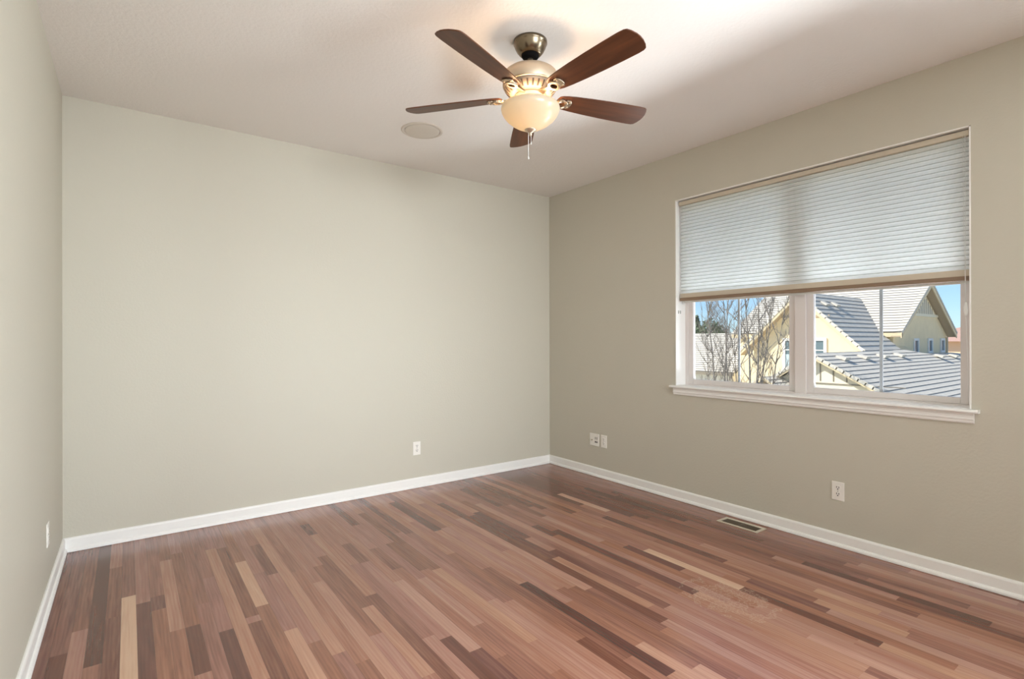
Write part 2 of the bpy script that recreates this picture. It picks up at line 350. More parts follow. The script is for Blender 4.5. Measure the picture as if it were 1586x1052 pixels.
for f in bm.faces:
    for l in f.loops: l[cl] = (.4, .5, .5, 1)
for row in range(-6, 65):
    xa = max(BX0+row*BW, -W-.02); xb = min(BX0+(row+1)*BW, .02)
    if xb <= xa: continue
    segs = []; cur = .02
    for (a, b2, t) in known.get(row, []):
        a = .02 if a == 0 else a
        if a < cur - .01: segs.append((cur, a, rnd.choice((.4, .46, .52))))
        segs.append((a, b2, t)); cur = b2
    while cur > YR - .02:
        ln = rnd.uniform(.35, 1.25); t = min(.9, max(.1, rnd.gauss(.48 if row < 38 else .52, .10)))
        if rnd.random() < .1: t = rnd.choice((.22, .3, .7))
        nx = max(cur-ln, YR-.02); segs.append((cur, nx, t)); cur = nx
    for (a, b2, t) in segs:
        v = [bm.verts.new(p) for p in ((xa, b2, 0), (xb, b2, 0), (xb, a, 0), (xa, a, 0))]
        f = bm.faces.new(v); c = (t, rnd.random(), rnd.random(), 1)
        uvs = ((xa-BX0-row*BW, 0), (xb-BX0-row*BW, 0), (xb-BX0-row*BW, a-b2), (xa-BX0-row*BW, a-b2))
        for l, q in zip(f.loops, uvs): l[uvl].uv = q; l[cl] = c
struct('floor', bm, M['floor'])

# baseboards: swept profile (distance from the wall, height)
BP = [(0,.084),(.005,.084),(.010,.079),(.0125,.072),(.0125,.024),(.018,.021),(.023,.013),(.0245,.004),(.020,.003),(.020,.0),(0,.0)]
def baseboard(name, f0, f1):
    bm = bm_new(); a = [bm.verts.new(f0(d, z)) for d, z in BP]; b2 = [bm.verts.new(f1(d, z)) for d, z in BP]
    n = len(BP)
    for i in range(n): bm.faces.new((a[i], a[(i+1)%n], b2[(i+1)%n], b2[i]))
    bm.faces.new(list(reversed(a))); bm.faces.new(b2)
    struct(name, bm, M['trim'])
baseboard('baseboard_back', lambda d, z: (-W+d, -d, z), lambda d, z: (-d, -d, z))
baseboard('baseboard_right', lambda d, z: (-d, -d, z), lambda d, z: (-d, YR+d, z))
baseboard('baseboard_left', lambda d, z: (-W+d, -d, z), lambda d, z: (-W+d, YR+d, z))
baseboard('baseboard_rear', lambda d, z: (-W+d, YR+d, z), lambda d, z: (-d, YR+d, z))

# ------------------------------------------------------------------ windows (built in a local frame: x out of the room, y along the wall)
def make_window(name, loc, rotz, wid):
    w_ = thing(name, None, None, loc, (0, 0, rotz), kind='structure')
    h0, h1 = WZ0, WZ1; y0, y1 = -wid/2, wid/2
    bm = bm_new()   # jamb liner
    for a, b2 in (((-.0015, y0, h0), (.125, y0+.007, h1)), ((-.0015, y1-.007, h0), (.125, y1, h1)), ((-.0015, y0, h1-.007), (.125, y1, h1)), ((0, y0, h0-.004), (.125, y1, h0+.002))):
        add_box(bm, a, b2)
    obj('jamb', bm, M['trim'], w_)
    bm = bm_new()
    fx = .118; fw = .030
    add_box(bm, (fx, y0, h0), (T, y0+fw, h1)); add_box(bm, (fx, y1-fw, h0), (T, y1, h1))
    add_box(bm, (fx, y0+fw, h1-fw), (T, y1-fw, h1)); add_box(bm, (fx, y0+fw, h0), (T, y1-fw, h0+.010))
    add_box(bm, (.112, -.036, h0+.001), (T, .036, h1-fw))
    obj('window_frame', bm, M['wframe'], w_, bevel=.003)
    for s in (-1, 1):
        a, b2 = (-.036, y0+fw) if s < 0 else (.036, y1-fw)
        lo, hi = min(a, b2), max(a, b2); sw = .043; sx0, sx1 = .126, .158
        z0, z1 = h0+.010, h1-fw
        bm = bm_new()
        add_box(bm, (sx0, lo, z0), (sx1, lo+sw, z1)); add_box(bm, (sx0, hi-sw, z0), (sx1, hi, z1))
        add_box(bm, (sx0, lo+sw, z0), (sx1, hi-sw, z0+.036)); add_box(bm, (sx0, lo+sw, z1-.04), (sx1, hi-sw, z1))
        sash = obj('sash', bm, M['wframe'], w_, bevel=.003)
        bm = bm_new(); add_box(bm, (.1405, lo+sw-.004, z0+.032), (.1445, hi-sw+.004, z1-.036)); obj('pane', bm, M['glass'], sash)
        bm = bm_new(); mid = (lo+hi)/2; add_box(bm, (.146, mid-.0085, z0+.036), (.152, mid+.0085, z1-.04)); obj('grille_bar', bm, M['grille'], sash)
    bm = bm_new()   # stool with horns and rounded nose
    nose = [(0, 0), (-.036, 0), (-.041, -.004), (-.0425, -.009), (-.041, -.014), (-.036, -.018), (0, -.018)]
    add_prism(bm, [(x, y0-.034, h0+z) for x, z in nose], (0, wid+.068, 0))
    obj('window_stool', bm, M['trim'], w_)
    bm = bm_new()
    ap = [(0, -.018), (-.020, -.018), (-.020, -.028), (-.017, -.031), (-.017, -.043), (-.0195, -.046), (-.0195, -.053), (-.014, -.057), (-.014, -.066), (-.010, -.073), (0, -.073)]
    add_prism(bm, [(x, y0-.012, h0+z) for x, z in ap], (0, wid+.024, 0))
    obj('window_apron', bm, M['trim'], w_)
    return w_
win1 = make_window('window_1', (0, (W1[0]+W1[1])/2, 0), 0, W1[1]-W1[0])
added_win2 = make_window('added_window_2', (0, (W2[0]+W2[1])/2, 0), 0, W2[1]-W2[0])  # added unseen window, opening for the side fill lamp
added_win3 = make_window('added_window_3', ((W3[0]+W3[1])/2, YR, 0), -PI/2, W3[1]-W3[0])  # added unseen window, opening for the rear fill lamp

# ------------------------------------------------------------------ cellular shade in window_1
sh = thing('cellular_shade', 'white pleated cellular shade lowered over the upper part of the window', 'window shade', (0.045, -2.4475, 2.366))
LY = -2.4475; ZT = 2.366
def loc_box(bm, x0, x1, y0, y1, z0, z1): add_box(bm, (x0-.045, y0-LY, z0-ZT), (x1-.045, y1-LY, z1-ZT))
bm = bm_new(); loc_box(bm, .022, .068, -3.333, -1.556, 2.330, 2.3600); obj('headrail', bm, M['rail'], sh, bevel=.003)
bm = bm_new(); ya, yb = -3.330, -1.562; npl = 27; z1, z0 = 2.330, 1.630
def zig(base, amp):
    pts = []
    for i in range(npl):
        za = z1 + (z0-z1)*i/npl; zb = z1 + (z0-z1)*(i+1)/npl
        pts += [(base, za), (base+amp*.22, za*.92+zb*.08), (base+amp*.8, za*.72+zb*.28), (base+amp, (za+zb)/2), (base+amp*.8, za*.28+zb*.72), (base+amp*.22, za*.08+zb*.92)]
    pts.append((base, z0)); return pts
for base, amp in ((.045, -.012), (.046, .012)):
    P = zig(base, amp); a = [bm.verts.new((x-.045, ya-LY, z-ZT)) for x, z in P]; b2 = [bm.verts.new((x-.045, yb-LY, z-ZT)) for x, z in P]
    for i in range(len(P)-1):
        f = bm.faces.new((a[i], a[i+1], b2[i+1], b2[i])); f.smooth = False
        if amp < 0 and i % 6 in (0, 5): f.material_index = 1
M['crease'] = mat('glued_fabric_crease', srgb(196, 198, 194), .8)
o = obj('pleated_fabric', bm, [M['fabric'], M['crease']], sh)
bm = bm_new(); loc_box(bm, .031, .060, -3.334, -1.560, 1.598, 1.632); o = obj('bottom_rail', bm, M['rail'], sh, bevel=.002)
bm = bm_new(); loc_box(bm, .029, .058, -3.336, -1.5585, 1.574, 1.598); obj('rail_underside', bm, M['rail_shade'], sh, bevel=.003)  # brown band painted as the shaded underside of the rail
bm = bm_new(); loc_box(bm, .060, .064, -3.330, -1.563, 1.560, 1.60); obj('rail_lip', bm, M['cord'], sh)
bm = bm_new()
P = lambda x, y, z: (x-.045, y-LY, z-ZT)
add_tube(bm, [P(.017, -3.318, 2.33), P(.016, -3.319, 1.9), P(.016, -3.320, 1.46)], .0011, 6)
add_tube(bm, [P(.017, -3.309, 2.33), P(.016, -3.312, 1.9), P(.016, -3.319, 1.46)], .0009, 6)
add_tube(bm, [P(.016, -3.320, 1.39), P(.014, -3.328, 1.15), P(.006, -3.333, .93)], .0009, 6)
obj('lift_cord', bm, M['cord'], sh)
bm = bm_new(); add_lathe(bm, [(.003, .036), (.006, .028), (.0095, .012), (.010, 0), (.0095, -.012), (.006, -.028), (.003, -.036)], 16, P(.016, -3.320, 1.425)); obj('cord_tassel', bm, M['cord'], sh)

for i, z in enumerate((1.487,)):
    br = thing('blind_bracket', 'small white plastic clip on the left side jamb of the window', 'bracket', (.040, W1[1]-.007, z))
    bm = bm_new(); add_box(bm, (-.016, -.004, -.012), (-.009, 0, .012)); add_box(bm, (.009, -.004, -.012), (.016, 0, .012)); obj('clip', bm, M['greyslot'], br, bevel=.001)
    bm = bm_new(); add_box(bm, (-.016, -.0012, -.004), (.016, 0, .004)); obj('clip_base', bm, M['plate'], br)

# ------------------------------------------------------------------ wall plates (local frame: face looks along -y, wall at y=0)
def outlet(loc, rotz, label, dark):
    t = thing('wall_outlet', label, 'outlet', loc, (0, 0, rotz))
    bm = bm_new(); add_box(bm, (-.035, -.0055, -.057), (.035, 0, .057)); obj('cover_plate', bm, M['plate'], t, bevel=.0025)
    for s in (-1, 1):
        bm = bm_new(); n = 20; pts = []
        for i in range(n):
            a = 2*PI*i/n; pts.append((max(-.0165, min(.0165, .0185*math.cos(a))), -.0052, s*.0195+.0165*math.sin(a)))
        add_prism(bm, pts, (0, -.0022, 0)); fc = obj('receptacle', bm, M['plate'], t)
        bm = bm_new()
        for dx in (-.0063, .0063): add_box(bm, (dx-.0017, -.0080, s*.0195+.000), (dx+.0017, -.0071, s*.0195+.010))
        add_lathe(bm, [(.0036, -.0005), (.0036, .0005)], 10, (0, 0, 0))
        for v in bm.verts[-20:]: v.co = Vector((v.co.x, -.0075+v.co.z, s*.0195-.0065+v.co.y))
        obj('socket_holes', bm, dark, fc)
    bm = bm_new(); add_lathe(bm, [(.003, -.0006), (.003, .0006)], 12)
    for v in bm.verts: v.co = Vector((v.co.x, -.006+v.co.z, v.co.y))
    obj('screw', bm, M['greyslot'], t)
    return t
outlet((-1.503, 0, .336), 0, 'white duplex outlet low on the back wall, left of the room corner', M['slot'])
outlet((0, -2.717, .338), -PI/2, 'white duplex outlet on the window wall beneath the window', M['slot'])
outlet((-W, -.735, .329), PI/2, 'white outlet seen edge-on on the left wall near the corner', M['greyslot'])
outlet((0, -.764, .337), -PI/2, 'narrow white wall plate just right of the wide jack plate', M['greyslot'])
jp = thing('jack_plate', 'wide white two-gang wall plate with cable jacks near the room corner', 'wall plate', (0, -.645, .337), (0, 0, -PI/2))
bm = bm_new(); add_box(bm, (-.059, -.0055, -.057), (.059, 0, .057)); obj('cover_plate', bm, M['plate'], jp, bevel=.0025)
bm = bm_new(); add_lathe(bm, [(.0075, -.001), (.0065, .006), (.004, .009)], 14)
for v in bm.verts: v.co = Vector((v.co.x-.028, -.0055-v.co.z, v.co.y-.004))
obj('coaxial_jack', bm, M['nickel'], jp)
bm = bm_new()
for dx in (.014, .034): add_box(bm, (dx-.0045, -.0062, .004), (dx+.0045, -.005, .027))
obj('insert_slot', bm, M['greyslot'], jp)
bm = bm_new()
add_box(bm, (.008, -.0064, -.026), (.022, -.005, -.012)); add_box(bm, (.028, -.0064, -.026), (.040, -.005, -.013))
obj('phone_jack', bm, M['slot'], jp)

# ------------------------------------------------------------------ floor register
fr = thing('floor_register', 'beige metal floor vent with dark louvres beside the window wall', 'vent', (-.134, -2.163, 0))
bm = bm_new(); ox, oy, ix, iy = .064, .146, .040, .124
def ring_frame(bm, ox, oy, ix, iy, z0, z1):
    for a, b2 in (((-ox, -oy), (ox, -iy)), ((-ox, iy), (ox, oy)), ((-ox, -iy), (-ix, iy)), ((ix, -iy), (ox, iy))):
        add_box(bm, (a[0], a[1], z0), (b2[0], b2[1], z1))
ring_frame(bm, ox, oy, ix, iy, 0, .0045); obj('register_frame', bm, M['rail'], fr, bevel=.002)
bm = bm_new()
for s in (-1, 1):
    for k in range(14):
        y = s*(.010+k*.0082); add_hex(bm, [(-ix, y-.001, .0005), (ix, y-.001, .0005), (ix, y+.0006, .0005), (-ix, y+.0006, .0005), (-ix, y+.001, .0032), (ix, y+.001, .0032), (ix, y+.0026, .0032), (-ix, y+.0026, .0032)])
add_box(bm, (-ix, -.004, .0005), (ix, .004, .0036)); M['louvre'] = mat('bronze_louvre', srgb(92, 78, 60), .5)
obj('louvre_grid', bm, M['louvre'], fr)
bm = bm_new(); add_box(bm, (-ix, -iy, .0001), (ix, iy, .0006)); obj('duct_opening', bm, M['black'], fr)

# ------------------------------------------------------------------ ceiling speaker
sp = thing('ceiling_speaker', 'round flush in-ceiling speaker with a beige grille, left of the fan', 'speaker', (-1.838, -.785, H))
bm = bm_new(); add_lathe(bm, [(.145, 0), (.145, -.003), (.141, -.005), (.124, -.006), (.122, -.003), (.122, 0)], 56, cap0=False, cap1=False); obj('trim_ring', bm, M['speaker_ring'], sp)
bm = bm_new(); add_lathe(bm, [(.1195, -.001), (.1195, -.006), (.116, -.0075), (.06, -.0085)], 56); obj('grille', bm, M['grillecloth'], sp)

# ------------------------------------------------------------------ ceiling fan
FX, FY = -1.902, -2.090
fan = thing('ceiling_fan', 'ceiling fan with five walnut blades and a lit frosted glass bowl', 'ceiling fan', (FX, FY, H))
def fl(bm, prof, n=56, **k): add_lathe(bm, [(r, z-H) for r, z in prof], n, **k)
bm = bm_new(); fl(bm, [(.083, 2.74), (.0835, 2.728), (.081, 2.724), (.0795, 2.722), (.077, 2.712), (.068, 2.694), (.056, 2.679), (.047, 2.673), (.045, 2.673)]); obj('canopy', bm, M['dark_nickel'], fan)
bm = bm_new(); fl(bm, [(.0435, 2.6735), (.041, 2.663), (.033, 2.6565), (.015, 2.654)]); obj('hanger_ball', bm, M['black'], fan)
bm = bm_new(); fl(bm, [(.0135, 2.66), (.0135, 2.606)], 24); obj('downrod', bm, M['satin'], fan)
bm = bm_new(); fl(bm, [(.022, 2.606), (.03, 2.598), (.090, 2.595), (.116, 2.589), (.130, 2.578), (.1355, 2.562), (.137, 2.548), (.137, 2.518), (.134, 2.513), (.130, 2.512)], cap1=True); mh = obj('motor_housing', bm, M['satin'], fan)
vp = [(.130, 2.512), (.1285, 2.506), (.122, 2.494), (.110, 2.482), (.094, 2.473), (.078, 2.468)]
bm = bm_new(); fl(bm, vp); obj('vented_cover', bm, M['cover'], fan)
bm = bm_new()
for k in range(28):
    a = 2*PI*(k+.5)/28; ca, sa = math.cos(a), math.sin(a)
    pts = [(.1265, 2.5005), (.1195, 2.4905), (.111, 2.4825), (.103, 2.4775)]; hw = .0042
    for (ra, za), (rb, zb) in zip(pts, pts[1:]):
        q = []
        for (r_, z_) in ((ra, za), (rb, zb)):
            for s in (-1, 1): q.append((r_*ca-s*hw*sa, r_*sa+s*hw*ca, z_-H-.0012))
        v = [bm.verts.new(q[i]) for i in (0, 1, 3, 2)]; bm.faces.new(v)
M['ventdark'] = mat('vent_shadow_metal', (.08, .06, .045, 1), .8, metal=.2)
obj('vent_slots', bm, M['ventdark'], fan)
bm = bm_new(); fl(bm, [(.080, 2.4685), (.080, 2.463), (.076, 2.461), (.076, 2.452), (.070, 2.449), (.052, 2.447)]); obj('flywheel', bm, M['cover'], fan)
bm = bm_new(); fl(bm, [(.050, 2.448), (.050, 2.436), (.066, 2.433), (.086, 2.428), (.092, 2.424), (.092, 2.420), (.05, 2.4195)]); obj('light_fitter', bm, M['cover'], fan)

# blades: local x is outward, pitched about x; the counter-clockwise edge sits lower
outline = [(.150, .036), (.165, .044), (.19, .050), (.24, .056), (.32, .062), (.42, .067), (.52, .070), (.60, .071), (.628, .069)]
tip = [(.641, .063), (.651, .046), (.6585, .022), (.6605, 0), (.6585, -.022), (.651, -.046), (.641, -.063)]
def blade_bm():
    bm = bm_new(); up_ = [(x, y) for x, y in outline]; lo_ = [(x, -y) for x, y in outline]
    poly = lo_ + [(.640, -.066)][:0] + list(reversed(tip)) + list(reversed(up_)) + [(.144, .020), (.142, 0), (.144, -.020)]
    add_prism(bm, [(x, y, 0) for x, y in poly], (0, 0, .0055)); return bm
def arm_bm():
    bm = bm_new(); z0, z1 = -.0075, -.0005
    add_prism(bm, [(.060, -.020, z0), (.100, -.012, z0), (.135, -.010, z0), (.148, -.018, z0), (.148, .018, z0), (.135, .010, z0), (.100, .012, z0), (.060, .020, z0)], (0, 0, z1-z0))
    n = 28; ro, ri, cx = .031, .017, .170      # medallion ring
    for k in range(n):
        a, b2 = 2*PI*k/n, 2*PI*(k+1)/n
        P = []
        for zz in (z0-.006, z1):
            for (rr, t) in ((ri, a), (ro, a), (ro, b2), (ri, b2)): P.append((cx+rr*math.cos(t), rr*math.sin(t), zz))
        add_hex(bm, P)
    add_prism(bm, [(.190, -.026, z0), (.210, -.031, z0), (.220, -.018, z0), (.223, 0, z0), (.220, .018, z0), (.210, .031, z0), (.190, .026, z0)], (0, 0, z1-z0))
    for (sx_, sy2) in ((.209, -.018), (.209, .018)): add_lathe(bm, [(.002, z0-.004), (.0045, z0-.003), (.005, z0)], 12, (sx_, sy2, 0))
    return bm
BPITCH = math.radians(13)
b_me = a_me = None
for k in range(5):
    az = math.radians(-15 + 72*k)
    rot = Matrix.Rotation(az, 4, 'Z') @ Matrix.Rotation(-BPITCH, 4, 'X')
    if k == 0:
        b0 = obj('blade', blade_bm(), M['blade'], fan, bevel=.0015); a0 = obj('blade_arm', arm_bm(), M['nickel'], fan, bevel=.0015)
        b, a = b0, a0
    else:
        b = b0.copy(); a = a0.copy(); C.objects.link(b); C.objects.link(a); b.parent = fan; a.parent = fan
    b.matrix_local = Matrix.Translation((0, 0, 2.467-H)) @ rot
    a.matrix_local = Matrix.Translation((0, 0, 2.467-H)) @ Matrix.Rotation(az, 4, 'Z') @ Matrix.Rotation(-BPITCH, 4, 'X')

# bowl
bp = [(.137, 2.446), (.1405, 2.440), (.142, 2.428), (.139, 2.414), (.131, 2.395), (.116, 2.372), (.095, 2.350), (.071, 2.331), (.046, 2.316), (.030, 2.308), (.012, 2.306)]
bp = [(a, 2.306+(z-2.306)*.80) for a, z in bp]
bm = bm_new(); fl(bm, bp, cap0=False, cap1=False); o = obj('glass_bowl', bm, M['bowl'], fan)
sm = o.modifiers.new('thickness', 'SOLIDIFY'); sm.thickness = .003; sm.offset = 1
bm = bm_new(); fl(bm, [(.004, 2.318), (.027, 2.312), (.030, 2.306), (.027, 2.301), (.017, 2.296), (.009, 2.290), (.006, 2.286), (.0085, 2.281), (.006, 2.276), (.002, 2.274)], 32); obj('finial', bm, M['satin'], fan)
vr = Vector((rgt.x, rgt.y, 0))
for (off, zb) in ((-.010, 2.160), (.003, 2.232)):
    bm = bm_new(); c = vr*off; add_tube(bm, [(c.x, c.y, 2.300-H), (c.x, c.y, zb+.012-H)], .0013, 6); ch = obj('pull_chain', bm, M['cord'], fan)
    bm = bm_new(); add_lathe(bm, [(.001, zb+.014-H), (.0025, zb+.010-H), (.0028, zb+.002-H), (.001, zb-H)], 10, (c.x, c.y, 0)); obj('chain_pendant', bm, M['cord'], ch)
for s in (-1, 1):
    c = vr*(.066*s)
    bm = bm_new(); bmesh.ops.create_uvsphere(bm, u_segments=16, v_segments=10, radius=.021)
    for v in bm.verts: v.co += Vector((c.x, c.y, 2.405-H))
    for f in bm.faces: f.smooth = True
    obj('light_bulb', bm, M['bulb'], fan)
    l = bpy.data.lights.new('bulb_glow', 'POINT'); l.energy = .02; l.color = (1, .84, .70); l.shadow_soft_size = .012
    lo = bpy.data.objects.new('bulb_glow', l); C.objects.link(lo); lo.parent = fan; lo.location = (c.x, c.y, 2.382-H)
l = bpy.data.lights.new('bowl_uplight', 'AREA'); l.shape = 'DISK'; l.size = .24; l.energy = 6.4; l.color = (1, .64, .36)
lo = bpy.data.objects.new('bowl_uplight', l); C.objects.link(lo); lo.parent = fan; lo.location = (0, 0, 2.412-H); lo.rotation_euler = (PI, 0, 0)

# ================================================================== outside
GZ = -3.0
bm = bm_new(); add_box(bm, (.6, -60, GZ-.3), (160, 120, GZ)); g = struct('ground', bm, M['ground'])

# roof slope made of overlapping rows; rows run along U, V points up the slope
def roof_rows(bm, P0, U, V, N, spans, e, th=.05, mi=0, mib=1):
    P0, U, V, N = Vector(P0), Vector(U).normalized(), Vector(V).normalized(), Vector(N).normalized()
    for i, (a, b2, a2, b3) in enumerate(spans):   # u-range at the lower edge and at the upper edge
        s0, s1 = i*e, (i+1)*e+.02
        q = lambda u, s, h: P0+U*u+V*s+N*h
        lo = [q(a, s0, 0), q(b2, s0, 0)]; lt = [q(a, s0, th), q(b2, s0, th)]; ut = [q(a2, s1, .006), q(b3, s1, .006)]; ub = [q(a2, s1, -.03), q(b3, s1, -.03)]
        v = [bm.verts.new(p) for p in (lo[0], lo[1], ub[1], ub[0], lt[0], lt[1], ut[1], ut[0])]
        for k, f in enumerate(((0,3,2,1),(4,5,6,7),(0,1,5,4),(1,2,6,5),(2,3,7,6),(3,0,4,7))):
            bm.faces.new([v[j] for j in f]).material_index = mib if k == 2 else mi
def rake_caps(bm, A, B, e, inn, N, wdt=.24, th=.05):   # stepped trim tiles along a rake from low A to high B
    A, B, inn, N = Vector(A), Vector(B), Vector(inn).normalized(), Vector(N).normalized(); L_ = (B-A).length; d = (B-A)/L_
    n = int(L_/e)
    for i in range(n+1):
        s0, s1 = i*e, min(L_, (i+1)*e+.03)
        if s1-s0 < .05: continue
        q = lambda s, w_, h: A+d*s+inn*w_+N*h
        add_hex(bm, [q(s0, 0, -.06), q(s0, wdt, -.0), q(s1, wdt, -.0), q(s1, 0, -.06), q(s0, 0, th+.012), q(s0, wdt, th+.008), q(s1, wdt, .014), q(s1, 0, .018)])
def board(bm, A, B, down, outv, h, t):   # fascia board from A to B
    A, B, down, outv = Vector(A), Vector(B), Vector(down).normalized(), Vector(outv).normalized()
    add_hex(bm, [A+down*h, B+down*h, B+down*h+outv*t, A+down*h+outv*t, A, B, B+outv*t, A+outv*t])

house = thing('neighbour_house', 'cream stucco house with grey tiled gables seen through the window', 'house', (22.8, 5.0, GZ))
HB = Vector((22.8, 5.0, GZ))
def hobj(name, bm, mt, par=None, base=HB, root=None):
    for v in bm.verts: v.co -= base
    return obj(name, bm, mt, par or root or house)
TILES = [M['tile'], M['tile_butt']]

# --- main block, ridge parallel to our window wall
RX0, RZ0, RXR, RZR, RX1 = 22.78, 1.57, 26.68, 3.95, 30.55
RY0, RY1 = 3.87, 11.6
sl_ = (RZR-RZ0)/(RXR-RX0)
bm = bm_new()   # walls incl. gable end pentagon
prof = [(23.0, GZ), (30.35, GZ), (30.35, RZ0-.10), (RXR, RZR-.27), (23.0, RZ0-.10)]
add_prism(bm, [(x, RY0+.38, z) for x, z in prof], (0, RY1-RY0-.7, 0)); hobj('main_wall', bm, M['stucco'])
V = Vector((RXR-RX0, 0, RZR-RZ0)); Ls = V.length; e = .25; n = int(Ls/e)+1
Nn = Vector((-V.z, 0, V.x)).normalized()
bm = bm_new(); roof_rows(bm, (RX0, RY0, RZ0), (0, 1, 0), V, Nn, [(0, RY1-RY0, 0, RY1-RY0)]*n, Ls/n, th=.038)
rake_caps(bm, (RX0, RY0-.02, RZ0), (RXR, RY0-.02, RZR), Ls/n, (0, 1, 0), Nn)
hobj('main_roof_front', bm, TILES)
V2 = Vector((RXR-RX1, 0, RZR-RZ0)); N2 = Vector((V2.z, 0, -V2.x)).normalized()
bm = bm_new(); roof_rows(bm, (RX1, RY0, RZ0), (0, 1, 0), V2, N2, [(0, RY1-RY0, 0, RY1-RY0)]*n, V2.length/n)
rake_caps(bm, (RX1, RY0-.02, RZ0), (RXR, RY0-.02, RZR), V2.length/n, (0, 1, 0), N2)
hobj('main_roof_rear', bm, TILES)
bm = bm_new()   # ridge caps
for k in range(24): add_box(bm, (RXR-.12, RY0+k*.32, RZR-.02), (RXR+.12, RY0+k*.32+.30, RZR+.07))
hobj('ridge_cap', bm, M['tile'])
for (A, B) in (((RX0, RY0, RZ0-.03), (RXR, RY0, RZR-.03)), ((RX1, RY0, RZ0-.03), (RXR, RY0, RZR-.03))):
    bm = bm_new(); board(bm, A, B, (0, 0, -1), (0, .04, 0), .22, .04); hobj('rake_board', bm, M['fascia'])
for (xa, za, xb, zb) in ((RX0, RZ0, RXR, RZR), (RX1, RZ0, RXR, RZR)):
    bm = bm_new(); add_hex(bm, [(xa, RY0+.04, za-.2), (xb, RY0+.04, zb-.2), (xb, RY0+.4, zb-.2), (xa, RY0+.4, za-.2), (xa, RY0+.04, za-.16), (xb, RY0+.04, zb-.16), (xb, RY0+.4, zb-.16), (xa, RY0+.4, za-.16)]); hobj('soffit', bm, M['soffit'])
bm = bm_new(); add_box(bm, (RX0+.02, RY0, RZ0-.20), (RX0+.10, RY1, RZ0-.02)); add_box(bm, (RX0+.05, RY0+.1, RZ0-.21), (23.2, RY1-.1, RZ0-.17)); hobj('eave_board', bm, M['fascia'])
# gable end: boards and battens above a trim board, three slot windows, downspout
GY = RY0+.38
bm = bm_new(); add_box(bm, (24.55, GY-.05, 2.34), (28.85, GY, 2.47)); hobj('trim_board', bm, M['siding'])
bm = bm_new(); tz = RZR-.42; hw = (tz-2.47)/sl_
add_prism(bm, [(RXR-hw, GY, 2.47), (RXR+hw, GY, 2.47), (RXR, GY, tz)], (0, -.025, 0))
for k in range(-6, 7):
    x = RXR+k*.26; top = tz-abs(x-RXR)*sl_
    if top > 2.6: add_box(bm, (x-.028, GY-.035, 2.47), (x+.028, GY-.0251, top), 1)
hobj('gable_siding', bm, [M['siding'], M['batten']])
def house_window(c, w_, h_, nrm, par, pane=None, grid=False, shade=False):
    # c = centre on the wall; nrm '-x' or '-y'
    c = Vector(c); ax = Vector((0, 1, 0)) if nrm == '-x' else Vector((1, 0, 0)); out = Vector((-1, 0, 0)) if nrm == '-x' else Vector((0, -1, 0)); Z = Vector((0, 0, 1))
    def bx(bm, a0, a1, z0, z1, o0, o1):
        add_box(bm, c+ax*a0+Z*z0+out*o0, c+ax*a1+Z*z1+out*o1)
    bm = bm_new(); t_ = .11
    bx(bm, -w_/2-t_, -w_/2, -h_/2-t_, h_/2+t_, 0, .06); bx(bm, w_/2, w_/2+t_, -h_/2-t_, h_/2+t_, 0, .06)
    bx(bm, -w_/2, w_/2, h_/2, h_/2+t_, 0, .06); bx(bm, -w_/2, w_/2, -h_/2-t_, -h_/2, 0, .06)
    if grid:
        bx(bm, -.02, .02, -h_/2, h_/2, .01, .035); bx(bm, -w_/2, w_/2, .17, .21, .01, .035)
        for a in (-w_/4, w_/4): bx(bm, a-.012, a+.012, -h_/2, h_/2, .01, .03)
    f = hobj('house_window', bm, M['white_ext'], par)
    bm = bm_new(); bx(bm, -w_/2, w_/2, -h_/2, h_/2, 0, .015)
    p = hobj('window_pane', bm, M['house_glass'], f, base=Vector(HB) if False else HB)
    if shade:
        bm = bm_new(); bx(bm, -w_/2, w_/2, -h_/2, .0, .015, .022); hobj('window_shade', bm, M['curtain'], f)
    return f
for x in (25.75, 27.72, 29.6): house_window((x, GY, .95), .44, .50, '-y', house)
bm = bm_new(); add_tube(bm, [(30.1, GY-.08, RZ0-.2), (30.1, GY-.08, GZ)], .05, 8); hobj('downspout', bm, M['fascia'])
# --- front gable wing (ridge pointing away from us)
CX, CYA, CZA = 19.0, 6.40, 3.26
sC = .985; cyR, czR = 3.35, 3.26-(6.40-3.35)*.985; cyL, czL = 8.95, 3.26-(8.95-6.40)*.985
bm = bm_new(); add_prism(bm, [(CX+.45, 3.6, GZ), (CX+.45, 8.5, GZ), (CX+.45, 8.5, 1.05), (CX+.45, CYA, CZA-.22), (CX+.45, 3.6, .35)], (5.0, 0, 0)); hobj('gable_wing_wall', bm, M['stucco'])
bm = bm_new(); V = Vector((0, CYA-cyR, CZA-czR)); Nn = Vector((0, -V.z, V.y)).normalized(); n = int(V.length/.262)
def cspan(s):  # far end of a row: where it meets the main roof
    z = czR+s*V.normalized().z; return max(3.8, (z-RZ0)/sl_+RX0-CX+.25)
eC = V.length/n
roof_rows(bm, (CX, cyR, czR), (1, 0, 0), V, Nn, [(0, cspan(i*eC), 0, cspan((i+1)*eC)) for i in range(n)], eC, th=.03)
rake_caps(bm, (CX-.02, cyR, czR), (CX-.02, CYA, CZA), eC, (1, 0, 0), Nn)
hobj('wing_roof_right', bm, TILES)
bm = bm_new(); V3 = Vector((0, CYA-cyL, CZA-czL)); N3 = Vector((0, V3.z, -V3.y)).normalized(); n3 = int(V3.length/.262); e3 = V3.length/n3
roof_rows(bm, (CX, cyL, czL), (1, 0, 0), V3, N3, [(0, max(3.8, (czL+i*e3*V3.normalized().z-RZ0)/sl_+RX0-CX+.25),)*2 for i in range(n3)], e3)
rake_caps(bm, (CX-.02, cyL, czL), (CX-.02, CYA, CZA), e3, (1, 0, 0), N3)
hobj('wing_roof_left', bm, TILES)
